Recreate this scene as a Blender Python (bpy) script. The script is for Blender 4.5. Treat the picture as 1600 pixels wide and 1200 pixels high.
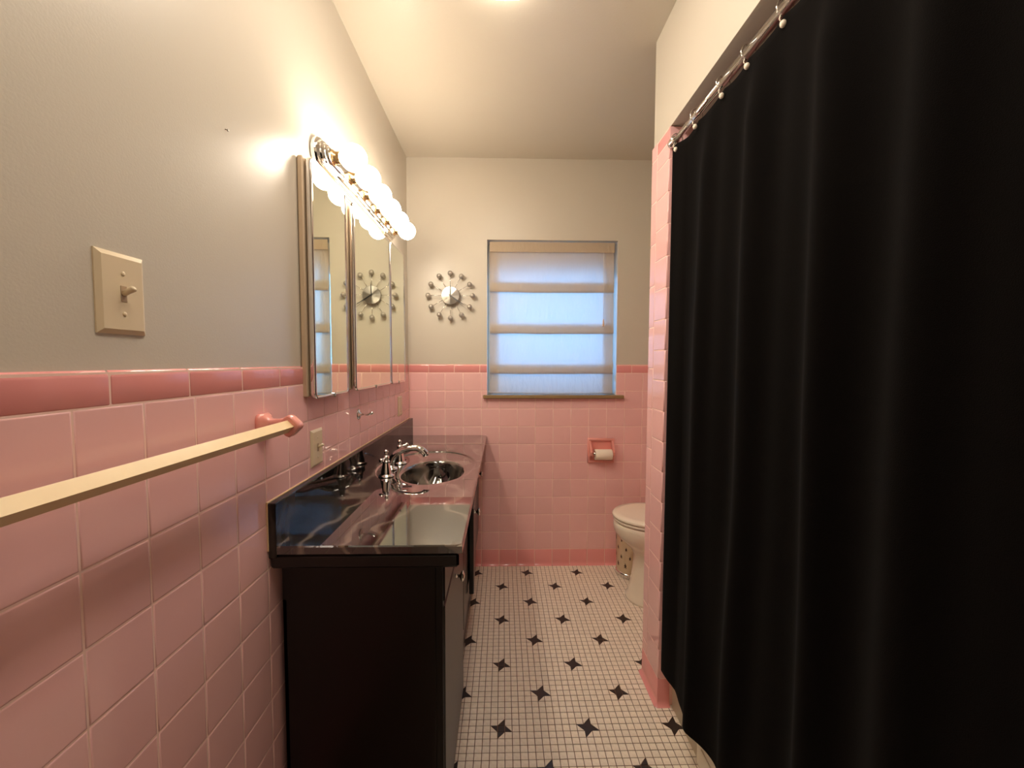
import bpy, math, random
from mathutils import Vector, Matrix, noise
random.seed(7)
PI = math.pi
for o in list(bpy.data.objects):
    bpy.data.objects.remove(o)
SC = bpy.context.scene
COL = SC.collection

# ------------------------------------------------------------------ camera, world, exposure
CAM_H = 1.267
def axes(pitch, yaw, roll):
    def tow(a, b):                       # image right a, image up b, forward 1 -> world
        c, s = math.cos(roll), math.sin(roll)
        d = -b
        x, dn = c*a + s*d, -s*a + c*d
        z = -dn; y = 1.0
        c, s = math.cos(pitch), math.sin(pitch)
        Y, Z = y*c + z*s, -y*s + z*c
        c, s = math.cos(yaw), math.sin(yaw)
        return Vector((x*c + Y*s, -x*s + Y*c, Z))
    f = tow(0, 0)
    return (tow(1, 0) - f).normalized(), (tow(0, 1) - f).normalized(), f.normalized()
R_, U_, F_ = axes(0.0524, 0.0224, 0.003)
cam_d = bpy.data.cameras.new('camera')
cam_d.sensor_fit = 'HORIZONTAL'; cam_d.sensor_width = 36.0; cam_d.lens = 650.88/1600*36.0
cam_d.clip_start = 0.01; cam_d.clip_end = 100
cam = bpy.data.objects.new('camera', cam_d); COL.objects.link(cam)
M = Matrix((R_, U_, -F_)).transposed().to_4x4(); M.translation = (0, 0, CAM_H)
cam.matrix_world = M
SC.camera = cam

w = bpy.data.worlds.new('world'); SC.world = w; w.use_nodes = True
nt = w.node_tree; nt.nodes.clear()
bg = nt.nodes.new('ShaderNodeBackground'); out = nt.nodes.new('ShaderNodeOutputWorld')
bg.inputs['Color'].default_value = (0.20, 0.50, 1.0, 1); bg.inputs['Strength'].default_value = 2.4
nt.links.new(bg.outputs[0], out.inputs[0])

SC.view_settings.view_transform = 'Standard'
SC.view_settings.look = 'None'
SC.view_settings.gamma = 1.0
SC.view_settings.use_curve_mapping = False
SC.view_settings.exposure = 1.0
BULB = 23.5
DOME = 8.7
WARM = (1.0, 0.86, 0.69)
SC.cycles.diffuse_bounces = 10
SC.cycles.max_bounces = 16

# ------------------------------------------------------------------ helpers
def lin(c):
    c = c/255.0
    return c/12.92 if c <= .04045 else ((c+.055)/1.055)**2.4
def rgb(r, g, b): return (lin(r), lin(g), lin(b), 1)

def mat(name, color, rough=.5, metal=0, spec=.5, coat=0, bump=0, bscale=60, var=0, noise_col=None, nscale=8, nfac=.5, sheen=0, coat_rough=.05, stretch=None):
    m = bpy.data.materials.new(name); m.use_nodes = True
    n = m.node_tree; b = n.nodes['Principled BSDF']
    b.inputs['Base Color'].default_value = color
    b.inputs['Roughness'].default_value = rough
    b.inputs['Metallic'].default_value = metal
    b.inputs['Specular IOR Level'].default_value = spec
    b.inputs['Coat Weight'].default_value = coat
    b.inputs['Coat Roughness'].default_value = coat_rough
    b.inputs['Sheen Weight'].default_value = sheen
    tc = n.nodes.new('ShaderNodeTexCoord')
    src = None
    vec = tc.outputs['Object']
    if stretch:
        mp = n.nodes.new('ShaderNodeMapping'); mp.inputs['Scale'].default_value = stretch
        n.links.new(vec, mp.inputs['Vector']); vec = mp.outputs[0]
    if noise_col is not None:
        t = n.nodes.new('ShaderNodeTexNoise'); t.inputs['Scale'].default_value = nscale; t.inputs['Detail'].default_value = 4
        n.links.new(vec, t.inputs['Vector'])
        mx = n.nodes.new('ShaderNodeMix'); mx.data_type = 'RGBA'
        mx.inputs[6].default_value = color; mx.inputs[7].default_value = noise_col
        r = n.nodes.new('ShaderNodeMapRange'); r.inputs[1].default_value = .35; r.inputs[2].default_value = .7; r.inputs[4].default_value = nfac
        n.links.new(t.outputs[0], r.inputs[0]); n.links.new(r.outputs[0], mx.inputs[0])
        src = mx.outputs[2]
    if var:
        oi = n.nodes.new('ShaderNodeObjectInfo')
        hs = n.nodes.new('ShaderNodeHueSaturation')
        mr = n.nodes.new('ShaderNodeMapRange'); mr.inputs[3].default_value = 1-var; mr.inputs[4].default_value = 1+var
        n.links.new(oi.outputs['Random'], mr.inputs[0]); n.links.new(mr.outputs[0], hs.inputs['Value'])
        if src is not None: n.links.new(src, hs.inputs['Color'])
        else: hs.inputs['Color'].default_value = color
        src = hs.outputs[0]
    if src is not None: n.links.new(src, b.inputs['Base Color'])
    if bump:
        t = n.nodes.new('ShaderNodeTexNoise'); t.inputs['Scale'].default_value = bscale; t.inputs['Detail'].default_value = 3
        n.links.new(vec, t.inputs['Vector'])
        bp = n.nodes.new('ShaderNodeBump'); bp.inputs['Strength'].default_value = bump; bp.inputs['Distance'].default_value = .002
        n.links.new(t.outputs[0], bp.inputs['Height']); n.links.new(bp.outputs[0], b.inputs['Normal'])
    return m

def emis(name, col, s):
    m = bpy.data.materials.new(name); m.use_nodes = True
    b = m.node_tree.nodes['Principled BSDF']
    b.inputs['Base Color'].default_value = (.9, .9, .9, 1)
    b.inputs['Emission Color'].default_value = (*col, 1)
    b.inputs['Emission Strength'].default_value = s
    return m

class MB:
    """collects vertices and faces (world coordinates), builds ONE mesh object"""
    def __init__(s): s.v = []; s.f = []; s.sm = []
    def add(s, vs, fs, smooth=False):
        k = len(s.v); s.v += [tuple(p) for p in vs]
        for f in fs: s.f.append(tuple(i+k for i in f)); s.sm.append(smooth)
        return s
    def box(s, x0, x1, y0, y1, z0, z1, bev=0.0, M=None):
        if bev <= 0:
            vs = [(x, y, z) for z in (z0, z1) for y in (y0, y1) for x in (x0, x1)]
            fs = [(0, 2, 3, 1), (4, 5, 7, 6), (0, 1, 5, 4), (2, 6, 7, 3), (0, 4, 6, 2), (1, 3, 7, 5)]
        else:
            b = bev; X = (x0, x1); Y = (y0, y1); Z = (z0, z1); vs = []; idx = {}
            sg = (1, -1)
            for i in (0, 1):
                for j in (0, 1):
                    for k in (0, 1):
                        for a in range(3):
                            p = [X[i]+sg[i]*b, Y[j]+sg[j]*b, Z[k]+sg[k]*b]
                            p[a] = (X, Y, Z)[a][(i, j, k)[a]]
                            idx[(i, j, k, a)] = len(vs); vs.append(tuple(p))
            fs = []
            for a in range(3):
                o1, o2 = (a+1) % 3, (a+2) % 3
                for e in (0, 1):
                    q = []
                    for (p, r) in ((0, 0), (1, 0), (1, 1), (0, 1)):
                        c = [0, 0, 0]; c[a] = e; c[o1] = p; c[o2] = r; q.append(idx[(*c, a)])
                    fs.append(tuple(q) if e else tuple(q[::-1]))
            for a in range(3):
                o1, o2 = (a+1) % 3, (a+2) % 3
                for p in (0, 1):
                    for r in (0, 1):
                        q = []
                        for e, ax in ((0, o1), (1, o1), (1, o2), (0, o2)):
                            c = [0, 0, 0]; c[a] = e; c[o1] = p; c[o2] = r; q.append(idx[(*c, ax)])
                        fs.append(tuple(q) if (p ^ r) else tuple(q[::-1]))
            for i in (0, 1):
                for j in (0, 1):
                    for k in (0, 1):
                        q = [idx[(i, j, k, a)] for a in range(3)]
                        fs.append(tuple(q) if (i+j+k) % 2 else tuple(q[::-1]))
        if M is not None: vs = [tuple(M @ Vector(p)) for p in vs]
        return s.add(vs, fs)
    def loft(s, rings, cap0=True, cap1=True, smooth=True, closed=True):
        n = len(rings[0]); vs = [p for r in rings for p in r]; fs = []
        for i in range(len(rings)-1):
            for j in range(n if closed else n-1):
                a = i*n+j; b = i*n+(j+1) % n
                fs.append((a, b, b+n, a+n))
        s.add(vs, fs, smooth)
        if cap0: s.add(rings[0], [tuple(range(n))[::-1]], False)
        if cap1: s.add(rings[-1], [tuple(range(n))], False)
        return s
    def tube(s, pts, r, seg=12, caps=True, squash=1.0):
        pts = [Vector(p) for p in pts]; n = len(pts)
        rr = r if hasattr(r, '__len__') else [r]*n
        rings = []; up = None
        for i in range(n):
            d = (pts[min(i+1, n-1)] - pts[max(i-1, 0)]).normalized()
            if up is None: up = Vector((0, 0, 1)) if abs(d.z) < .9 else Vector((1, 0, 0))
            a = d.cross(up).normalized(); b = a.cross(d).normalized(); up = b
            rings.append([pts[i] + a*math.cos(t)*rr[i] + b*math.sin(t)*rr[i]*squash for t in [2*PI*k/seg for k in range(seg)]])
        return s.loft(rings, caps, caps)
    def lathe(s, c, axis, prof, seg=24, cap0=True, cap1=True):
        """prof: (radius, distance along axis)"""
        c = Vector(c); d = Vector(axis).normalized()
        up = Vector((0, 0, 1)) if abs(d.z) < .9 else Vector((1, 0, 0))
        a = d.cross(up).normalized(); b = a.cross(d).normalized()
        rings = [[c + d*h + (a*math.cos(t) + b*math.sin(t))*r for t in [2*PI*k/seg for k in range(seg)]] for r, h in prof]
        return s.loft(rings, cap0 and prof[0][0] > 1e-6, cap1 and prof[-1][0] > 1e-6)
    def ball(s, c, r, seg=16, rings=10, sc=(1, 1, 1)):
        c = Vector(c); R = []
        for i in range(rings+1):
            t = PI*i/rings; q = max(math.sin(t), 1e-4)
            R.append([(c.x + sc[0]*r*q*math.cos(p), c.y + sc[1]*r*q*math.sin(p), c.z - sc[2]*r*math.cos(t)) for p in [2*PI*k/seg for k in range(seg)]])
        return s.loft(R, False, False)
    def build(s, name, m, parent=None, **kw):
        off = Vector((0, 0, 0)); q = parent
        while q is not None: off += q.location; q = q.parent
        me = bpy.data.meshes.new(name)
        me.from_pydata([tuple(Vector(p)-off) for p in s.v], [], s.f)
        me.polygons.foreach_set('use_smooth', s.sm)
        me.update(); me.materials.append(m)
        if kw.pop('fix', True):
            import bmesh
            bm = bmesh.new(); bm.from_mesh(me)
            bmesh.ops.remove_doubles(bm, verts=bm.verts, dist=1e-6)
            bmesh.ops.recalc_face_normals(bm, faces=bm.faces)
            bm.to_mesh(me); bm.free()
        o = bpy.data.objects.new(name, me); COL.objects.link(o)
        if parent: o.parent = parent
        for k, v in kw.items(): o[k] = v
        return o
def struct(name, mb, m): return mb.build(name, m, None, kind='structure')
def thing(name, label, cat, loc, group=None):
    o = bpy.data.objects.new(name, None); COL.objects.link(o); o.location = loc
    o.empty_display_size = .05
    o['label'] = label; o['category'] = cat
    if group: o['group'] = group
    return o

# ------------------------------------------------------------------ materials
PAINT = mat('cream_paint', rgb(205, 197, 182), .34, bump=.10, bscale=260, spec=.5)
CEIL = mat('ceiling_paint', rgb(199, 190, 173), .36, bump=.12, bscale=140, spec=.45)
PINK = mat('pink_tile', rgb(243, 192, 190), .1, coat=.0, var=.03, noise_col=rgb(239, 186, 184), nscale=5, nfac=.6, spec=.5)
ROSE = mat('rose_trim_tile', rgb(234, 156, 154), .12, var=.03)
GROUT = mat('pink_grout', rgb(252, 216, 204), .8, noise_col=rgb(244, 200, 188), nscale=20)
MOSA = mat('mosaic_tile', rgb(248, 236, 220), .42, var=.04, noise_col=rgb(230, 215, 197), nscale=55, nfac=.75)
MGRT = mat('mosaic_grout', rgb(104, 78, 60), .9, noise_col=rgb(134, 106, 86), nscale=25)
STAR = mat('black_mosaic', rgb(52, 44, 40), .35, noise_col=rgb(38, 30, 28), nscale=60)
CHROME = mat('chrome', rgb(228, 224, 220), .07, metal=1)
BRUSH = mat('brushed_steel', rgb(176, 168, 158), .3, metal=.35)
MIRR = mat('mirror_glass', rgb(236, 240, 222), .015, metal=1)
IVORY = mat('ivory_plastic', rgb(226, 208, 176), .28)
PORC = mat('porcelain', rgb(238, 226, 206), .1, coat=.3)
BLK = mat('black_lacquer', rgb(6, 4, 4), .3, spec=.4, noise_col=rgb(9, 6, 6), nscale=12, stretch=(6, 6, 1))
CURT = mat('black_cloth', (.0034, .0026, .0023, 1), .95, spec=.03, bump=.3, bscale=700, sheen=.02)
LINER = mat('white_liner', rgb(232, 220, 200), .4)
BAR = mat('ivory_bar', rgb(244, 218, 172), .35, noise_col=rgb(236, 206, 160), nscale=6)
CERA = mat('pink_ceramic', rgb(232, 156, 146), .14, coat=.3)
SILL = mat('tan_sill', rgb(150, 124, 84), .45, noise_col=rgb(132, 108, 72), nscale=14)
WHITE = mat('white_frame', rgb(226, 224, 216), .4)
PAPER = mat('tissue_paper', rgb(246, 234, 216), .95, bump=.3, bscale=80)
DARK = mat('dark_gap', rgb(20, 16, 14), .8)
BLACKM = mat('black_metal', rgb(24, 22, 22), .35)
TUBM = mat('tub_enamel', rgb(244, 236, 216), .22, noise_col=rgb(232, 222, 198), nscale=4)

def marble():
    m = mat('dark_marble', rgb(38, 31, 27), .04, spec=1.0, coat=1.0, coat_rough=.03)
    m.node_tree.nodes['Principled BSDF'].inputs['Coat IOR'].default_value = 1.65
    n = m.node_tree; b = n.nodes['Principled BSDF']
    tc = n.nodes.new('ShaderNodeTexCoord')
    w1 = n.nodes.new('ShaderNodeTexNoise'); w1.inputs['Scale'].default_value = 2.6; w1.inputs['Detail'].default_value = 3
    n.links.new(tc.outputs['Object'], w1.inputs['Vector'])
    va = n.nodes.new('ShaderNodeVectorMath'); va.operation = 'MULTIPLY_ADD'
    n.links.new(w1.outputs['Color'], va.inputs[0]); va.inputs[1].default_value = (.55, .55, .2)
    n.links.new(tc.outputs['Object'], va.inputs[2])
    wv = n.nodes.new('ShaderNodeTexWave'); wv.inputs['Scale'].default_value = 2.2; wv.inputs['Distortion'].default_value = 5.5
    wv.inputs['Detail'].default_value = 3; wv.inputs['Detail Scale'].default_value = 1.6
    n.links.new(va.outputs[0], wv.inputs['Vector'])
    cr = n.nodes.new('ShaderNodeValToRGB')
    e = cr.color_ramp.elements
    e[0].position = .0; e[0].color = rgb(20, 16, 15)
    e[1].position = .60; e[1].color = rgb(27, 21, 19)
    k = cr.color_ramp.elements.new(.88); k.color = rgb(52, 45, 40)
    k = cr.color_ramp.elements.new(1.0); k.color = rgb(112, 99, 88)
    n.links.new(wv.outputs['Fac'], cr.inputs[0]); n.links.new(cr.outputs[0], b.inputs['Base Color'])
    return m
MARB = marble()
MARB2 = MARB.copy(); MARB2.name = 'dark_marble_upright'
for _k, _v in (('Coat Weight', 0), ('Specular IOR Level', .2)): MARB2.node_tree.nodes['Principled BSDF'].inputs[_k].default_value = _v

for _n in MARB2.node_tree.nodes:
    if _n.type == 'VALTORGB': _n.color_ramp.elements[2].color = rgb(36, 30, 27); _n.color_ramp.elements[3].color = rgb(58, 50, 45)
def cloth_shade():
    m = bpy.data.materials.new('linen_shade'); m.use_nodes = True
    n = m.node_tree; n.nodes.clear()
    o = n.nodes.new('ShaderNodeOutputMaterial')
    tc = n.nodes.new('ShaderNodeTexCoord')
    no = n.nodes.new('ShaderNodeTexNoise'); no.inputs['Scale'].default_value = 26; no.inputs['Detail'].default_value = 6
    mp = n.nodes.new('ShaderNodeMapping'); mp.inputs['Scale'].default_value = (2.2, 1, .6)
    n.links.new(tc.outputs['Object'], mp.inputs['Vector']); n.links.new(mp.outputs[0], no.inputs['Vector'])
    bp = n.nodes.new('ShaderNodeBump'); bp.inputs['Strength'].default_value = .9; bp.inputs['Distance'].default_value = .004
    n.links.new(no.outputs[0], bp.inputs['Height'])
    d = n.nodes.new('ShaderNodeBsdfDiffuse'); d.inputs['Color'].default_value = rgb(232, 214, 186)
    t = n.nodes.new('ShaderNodeBsdfTranslucent'); t.inputs['Color'].default_value = rgb(226, 214, 205)
    n.links.new(bp.outputs[0], d.inputs['Normal']); n.links.new(bp.outputs[0], t.inputs['Normal'])
    mx = n.nodes.new('ShaderNodeMixShader'); mx.inputs[0].default_value = .55
    n.links.new(d.outputs[0], mx.inputs[1]); n.links.new(t.outputs[0], mx.inputs[2]); n.links.new(mx.outputs[0], o.inputs[0])
    return m
SHADE = cloth_shade()
def glass_mat():
    m = bpy.data.materials.new('window_glass'); m.use_nodes = True
    b = m.node_tree.nodes['Principled BSDF']
    b.inputs['Base Color'].default_value = (.95, .97, 1, 1); b.inputs['Roughness'].default_value = .25
    b.inputs['Transmission Weight'].default_value = 1; b.inputs['IOR'].default_value = 1.1
    return m
GLASS = glass_mat()

# ------------------------------------------------------------------ dimensions
XL = -.568; D = 2.539; ZC = 2.478; P = .110; Z0 = 1.202; ZT = 1.255
XP = .573; YN = 1.465; YF = 1.635; ZS = 2.083; XR = 1.34; YFRONT = -.55
WX0, WX1, WZ0, WZ1 = -.095, .697, 1.067, 2.001

# ------------------------------------------------------------------ setting: shell
PL = .006    # plaster lies this far behind the tile faces
struct('wall_left', MB().box(XL-.12, XL-PL, YFRONT, D+.20, -.02, ZC), PAINT)
wl = bpy.data.objects['wall_left']
b = MB()
b.box(XL-PL, WX0, D+PL, D+.20, -.02, ZC); b.box(WX1, XR+.12, D+PL, D+.20, -.02, ZC)
b.box(WX0, WX1, D+PL, D+.20, -.02, WZ0-.02); b.box(WX0, WX1, D+PL, D+.20, WZ1, ZC)
wb = struct('wall_back', b, PAINT)
wp = struct('wall_partition', MB().box(XP+PL, XR+.0, YN+PL, YF-PL, 0, ZC-.001), PAINT)
wr = struct('wall_right', MB().box(XR+PL, XR+.12, -.2, D+PL, -.02, ZC), PAINT)
b = MB(); b.box(XP+PL, XR+PL, -.2, -.06-PL, 0, ZC-.001); b.box(XL-PL, -.34, YFRONT-.1, YFRONT, -.02, ZC)
b.box(.46, XP+PL+.06, YFRONT-.1, YFRONT, -.02, ZC); b.box(-.34, .46, YFRONT-.1, YFRONT, 2.03, ZC)
b.box(XP+PL, XP+PL+.06, YFRONT, -.2, -.02, ZC)
wf = struct('wall_front', b, PAINT)
struct('ceiling', MB().box(XL-.12, XR+.12, YFRONT-.1, D+.20, ZC, ZC+.1), CEIL)
struct('soffit', MB().box(XP+PL, XR+PL, -.06-PL, YN+PL, ZS, ZC-.001), PAINT)
b = MB(); b.box(XL-.12, XR+.12, YFRONT-.1, D+.20, -.06, -.0016)
fl = struct('floor', b, MGRT)
# door behind the camera, closed
dr = struct('door_1', MB().box(-.345, .465, YFRONT-.06, YFRONT-.02, -.01, 2.04, .003), WHITE)
for (z0, z1) in ((.2, .95), (1.1, 1.85)):
    for (x0, x1) in ((-.23, .03), (.09, .35)):
        MB().box(x0, x1, YFRONT-.022, YFRONT-.012, z0, z1, .006).build('door_panel', WHITE, dr)
kb = MB(); kb.lathe((-.27, YFRONT-.02, 1.0), (0, 1, 0), [(.028, 0), (.028, .006), (.011, .01), (.011, .035), (.026, .045), (.027, .06), (.012, .072), (0, .073)]); kb.build('door_knob', CHROME, dr)
b = MB()
for (x0, x1, z0, z1) in ((-.4, -.34, 0, 2.09), (.46, .52, 0, 2.09), (-.34, .46, 2.03, 2.09)): b.box(x0, x1, YFRONT, YFRONT+.015, z0, z1, .003)
struct('trim_1', b, WHITE)

# ------------------------------------------------------------------ tiles
GAP = .0028
def tile_geo(wd, h, gap=GAP, t=.004, r1=.0006, r2=.0022, r3=.0034):
    hw, hh = wd/2-gap/2, h/2-gap/2
    rings = []
    for ins, n in ((0, -t), (0, -.0016), (r1, -.0005), (r2, 0), (r3, 0)):
        rings.append([(-hw+ins, -hh+ins, n), (hw-ins, -hh+ins, n), (hw-ins, hh-ins, n), (-hw+ins, hh-ins, n)])
    vs = [p for r in rings for p in r]; fs = []
    for i in range(len(rings)-1):
        for j in range(4):
            a = i*4+j; c = i*4+(j+1) % 4; fs.append((a, c, c+4, a+4))
    fs.append((16, 17, 18, 19))
    return vs, fs
def prof_geo(wd, prof, gap=GAP):
    """profile (v, n) extruded along u, centred; ends slightly rounded"""
    hw = wd/2-gap/2; vs = []; fs = []; n = len(prof)
    for u, sh in ((-hw, .0010), (-hw+.0008, .0003), (-hw+.0022, 0), (hw-.0022, 0), (hw-.0008, .0003), (hw, .0010)):
        for v, k in prof: vs.append((u, v, k-sh))
    for i in range(5):
        for j in range(n-1):
            a = i*n+j; fs.append((a, a+n, a+n+1, a+1))
    return vs, fs
def cap_prof(h): return [(-h/2+.001, -.004), (-h/2+.001, -.0012), (-h/2+.003, 0), (h/2-.012, 0), (h/2-.006, -.0012), (h/2-.0018, -.005), (h/2, -.0105)]
def base_prof(h): return [(-h/2, .013), (-h/2+.003, .008), (-h/2+.008, .003), (-h/2+.016, .0004), (-h/2+.024, 0), (h/2-.003, 0), (h/2-.001, -.0012), (h/2-.001, -.004)]
CACHE = {}
def tile_mesh(kind, wd, h, m):
    key = (kind, round(wd, 4), round(h, 4), m.name)
    if key not in CACHE:
        vs, fs = tile_geo(wd, h) if kind == 't' else prof_geo(wd, cap_prof(h) if kind == 'c' else base_prof(h))
        me = bpy.data.meshes.new({'t': 'tile', 'c': 'cap_tile', 'b': 'base_tile'}[kind]); me.from_pydata(vs, [], fs)
        me.polygons.foreach_set('use_smooth', [True]*len(fs)); me.update(); me.materials.append(m)
        CACHE[key] = me
    return CACHE[key]
class Plane:
    """plane of a tiled wall: origin O, u axis, v axis up, n towards the room"""
    def __init__(s, O, u, n): s.O = Vector(O); s.u = Vector(u); s.n = Vector(n); s.v = Vector((0, 0, 1))
    def mtx(s, u, v, tilt):
        R = Matrix((s.u, s.v, s.n)).transposed()
        if tilt: R = R @ Matrix.Rotation(random.gauss(0, tilt), 3, 'X') @ Matrix.Rotation(random.gauss(0, tilt), 3, 'Y')
        M4 = R.to_4x4(); M4.translation = s.O + s.u*u + s.v*v
        return M4
stuffs = {}
def put(pl, kind, u0, u1, v0, v1, m, parent, single=True, tilt=.0016):
    if u1-u0 < .006 or v1-v0 < .006: return
    if pl.u.cross(pl.v).dot(pl.n) < 0:   # keep a right-handed frame
        raise ValueError('left handed')
    me = tile_mesh(kind, u1-u0, v1-v0, m)
    M4 = pl.mtx((u0+u1)/2, (v0+v1)/2, tilt)
    if single:
        o = bpy.data.objects.new(me.name, me); COL.objects.link(o); o.parent = parent; o.matrix_local = M4
    else:
        k = (parent.name, m.name); mb = stuffs.setdefault(k, (MB(), parent, m))[0]
        mb.add([tuple(M4 @ vv.co) for vv in me.vertices], [tuple(p.vertices) for p in me.polygons], True)
def grid(pl, parent, us, vs, m, kind='t', single=lambda u, v: True, hole=None):
    """tiles between successive joints us and vs; hole=(u0,u1,v0,v1) is cut out"""
    for i in range(len(us)-1):
        for j in range(len(vs)-1):
            r = [us[i], us[i+1], vs[j], vs[j+1]]
            if hole:
                h = hole
                if r[0] < h[1] and r[1] > h[0] and r[2] < h[3] and r[3] > h[2]:
                    if r[0] >= h[0] and r[1] <= h[1]:
                        if r[2] >= h[2]: continue
                        r[3] = h[2]
                    else:
                        a, c = (r[0], h[0]) if r[0] < h[0] else (h[1], r[1])
                        if r[2] < h[2]:
                            e, g = (h[0], r[1]) if r[0] < h[0] else (r[0], h[1])
                            put(pl, kind, e, g, r[2], h[2], m, parent)
                        r[0], r[1] = a, c
            put(pl, kind, *r, m, parent, single((r[0]+r[1])/2, (r[2]+r[3])/2))
rows = [Z0 - P*k for k in range(10, -1, -1)]          # .102 ... 1.202
# left wall: u must satisfy u x v = n -> n=+X needs u=+Y
PLf = Plane((XL, 0, 0), (0, 1, 0), (1, 0, 0))
MB().box(XL-PL, XL-.0009, YFRONT, D, 0, ZT-.004).build('grout', GROUT, wl)
colsL = [.56 + .11*k for k in range(-3, 18)] + [D]; colsB = [YFRONT] + [.56+.11*k for k in range(-10, -2)]
grid(PLf, wl, colsL, rows, PINK)
grid(PLf, wl, colsB, rows, PINK, single=lambda u, v: False)
capL = [.615+.1537*k for k in range(-2, 13)]; capL = [c for c in capL if c < D-.02]+[D]
grid(PLf, wl, capL, [Z0, ZT], ROSE, 'c')
grid(PLf, wl, [YFRONT]+[.615+.1537*k for k in range(-7, -1)], [Z0, ZT], ROSE, 'c', single=lambda u, v: False)
grid(PLf, wl, colsB+colsL[1:], [0, .102], ROSE, 'b', single=lambda u, v: False)
# back wall: n=-Y needs u=+X  (x cross z = -y)
PBk = Plane((0, D, 0), (1, 0, 0), (0, -1, 0))
b = MB(); b.box(XL, WX0, D+.0009, D+PL, 0, ZT-.004); b.box(WX1, XR, D+.0009, D+PL, 0, ZT-.004); b.box(WX0, WX1, D+.0009, D+PL, 0, WZ0-.02)
b.build('grout', GROUT, wb)
colsK = [XL]+[-.4596+.11*k for k in range(0, 17)]; colsK = [c for c in colsK if c < XR-.02]+[XR]
hole = (WX0, WX1, WZ0-.02, 3)
grid(PBk, wb, colsK, rows, PINK, hole=hole)
capK = [XL+.0+.155*k for k in range(0, 13)]
capK = [XL, -.530+.0, -.374, -.219] ; capK = [XL]+[-.449+.155*k for k in range(0, 12)]; capK = [c for c in capK if c < XR-.02]+[XR]
grid(PBk, wb, capK, [Z0, ZT], ROSE, 'c', hole=hole)
grid(PBk, wb, colsK, [0, .102], ROSE, 'b')
# partition end (faces -X): u = -Y
PPe = Plane((XP, 0, 0), (0, -1, 0), (-1, 0, 0))
rowsP = [Z0-P*k for k in range(10, -9, -1)]; rowsP = [r for r in rowsP if r < ZS-.03]
MB().box(XP+.0009, XP+PL, YN+PL, YF-PL, 0, ZS-.004).build('grout', GROUT, wp)
grid(PPe, wp, [-1.578, -YN], rowsP+[ZS-.052], PINK)
grid(PPe, wp, [-1.578, -YN], [ZS-.052, ZS], ROSE, 'c')
sv = [.102]+[.156*k+.000+.154 for k in range(0, 12)]; sv = [.102]+[.151+.1562*k+.0 for k in range(0, 13)]; sv = [q for q in sv if q < ZS-.03]+[ZS]
grid(PPe, wp, [-YF, -1.578], sv, PINK)
grid(PPe, wp, [-YF, -YN-.0], [0, .102], ROSE, 'b')
# partition side towards the tub (faces -Y): u=+X
PPs = Plane((0, YN, 0), (1, 0, 0), (0, -1, 0))
MB().box(XP+PL, XR, YN+.0009, YN+PL, 0, ZS-.004).build('grout', GROUT, wp)
us = [XP, XP+.05]+[XP+.05+P*k for k in range(1, 7)]+[XR]
grid(PPs, wp, us, rowsP+[ZS-.002], PINK, single=lambda u, v: u < .8)
grid(PPs, wp, [XP+.0, XP+.047], [0, .102], ROSE, 'b')
for yy in (YN, YF):
    _c = MB(); _c.lathe((XP+.001, yy+(.001 if yy == YN else -.001), 0), (0, 0, 1), [(.014, 0), (.009, .003), (.004, .008), (.0014, .016), (.001, .1)], 20, False, True); _c.build('base_corner', ROSE, wp)
# partition back towards the toilet (faces +Y): u=-X ; right wall of the toilet alcove (faces -X)
PPb = Plane((0, YF, 0), (-1, 0, 0), (0, 1, 0))
MB().box(XP+PL, XR, YF-PL, YF-.0009, 0, ZT-.004).build('grout', GROUT, wp)
grid(PPb, wp, [-XR+P*k for k in range(0, 7)]+[-XP-.05, -XP], rows, PINK, single=lambda u, v: False)
grid(PPb, wp, [-XR, -XR+.38, -XP], [Z0, ZT], ROSE, 'c', single=lambda u, v: False)
PRt = Plane((XR, 0, 0), (0, -1, 0), (-1, 0, 0))
MB().box(XR+.0009, XR+PL, YF, D, 0, ZT-.004).build('grout', GROUT, wr)
cR = [-D+P*k for k in range(0, 9)]; cR = [c for c in cR if c < -YF-.03]+[-YF]
grid(PRt, wr, cR, rows, PINK, single=lambda u, v: False)
grid(PRt, wr, cR, [Z0, ZT], ROSE, 'c', single=lambda u, v: False)
grid(PRt, wr, cR, [0, .102], ROSE, 'b', single=lambda u, v: False)
# tub surround, behind the curtain
MB().box(XR+.0009, XR+PL, -.06, YN, 0, ZS).build('grout', GROUT, wr)
grid(PRt, wr, [-YN+P*k for k in range(0, 14)]+[.06], rowsP+[ZS], PINK, single=lambda u, v: False)
PFr = Plane((0, -.06, 0), (-1, 0, 0), (0, 1, 0))
MB().box(XP+PL, XR, -.06-PL, -.0609, 0, ZS).build('grout', GROUT, wf)
grid(PFr, wf, [-XR+P*k for k in range(0, 7)]+[-XP], rowsP+[ZS], PINK, single=lambda u, v: False)
for (pn, mn), (mb, par, m) in list(stuffs.items()):
    o = mb.build('tiling', m, par, kind='stuff', fix=False)

# floor mosaic
PXm, PYm = .02508, .02542
FX0, FY0 = -.003, 1.378
def star_at(i, j):
    """(i, j) tile indices from the star at FX0, FY0 -> is it a star centre"""
    return i % 6 == 0 and j % 6 == 0 and ((i//6) + (j//6)) % 2 == 0
def ftile(g=.0024):
    hx, hy = PXm/2-g/2, PYm/2-g/2; e = .0007
    vs = [(-hx, -hy, -.002), (hx, -hy, -.002), (hx, hy, -.002), (-hx, hy, -.002), (-hx, -hy, -.0004), (hx, -hy, -.0004), (hx, hy, -.0004), (-hx, hy, -.0004), (-hx+e, -hy+e, 0), (hx-e, -hy+e, 0), (hx-e, hy-e, 0), (-hx+e, hy-e, 0)]
    fs = [(8, 9, 10, 11)]+[(j+4*i, (j+1) % 4+4*i, (j+1) % 4+4+4*i, j+4+4*i) for i in (0, 1) for j in range(4)]
    return vs, fs
TV, TF = ftile()
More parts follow.
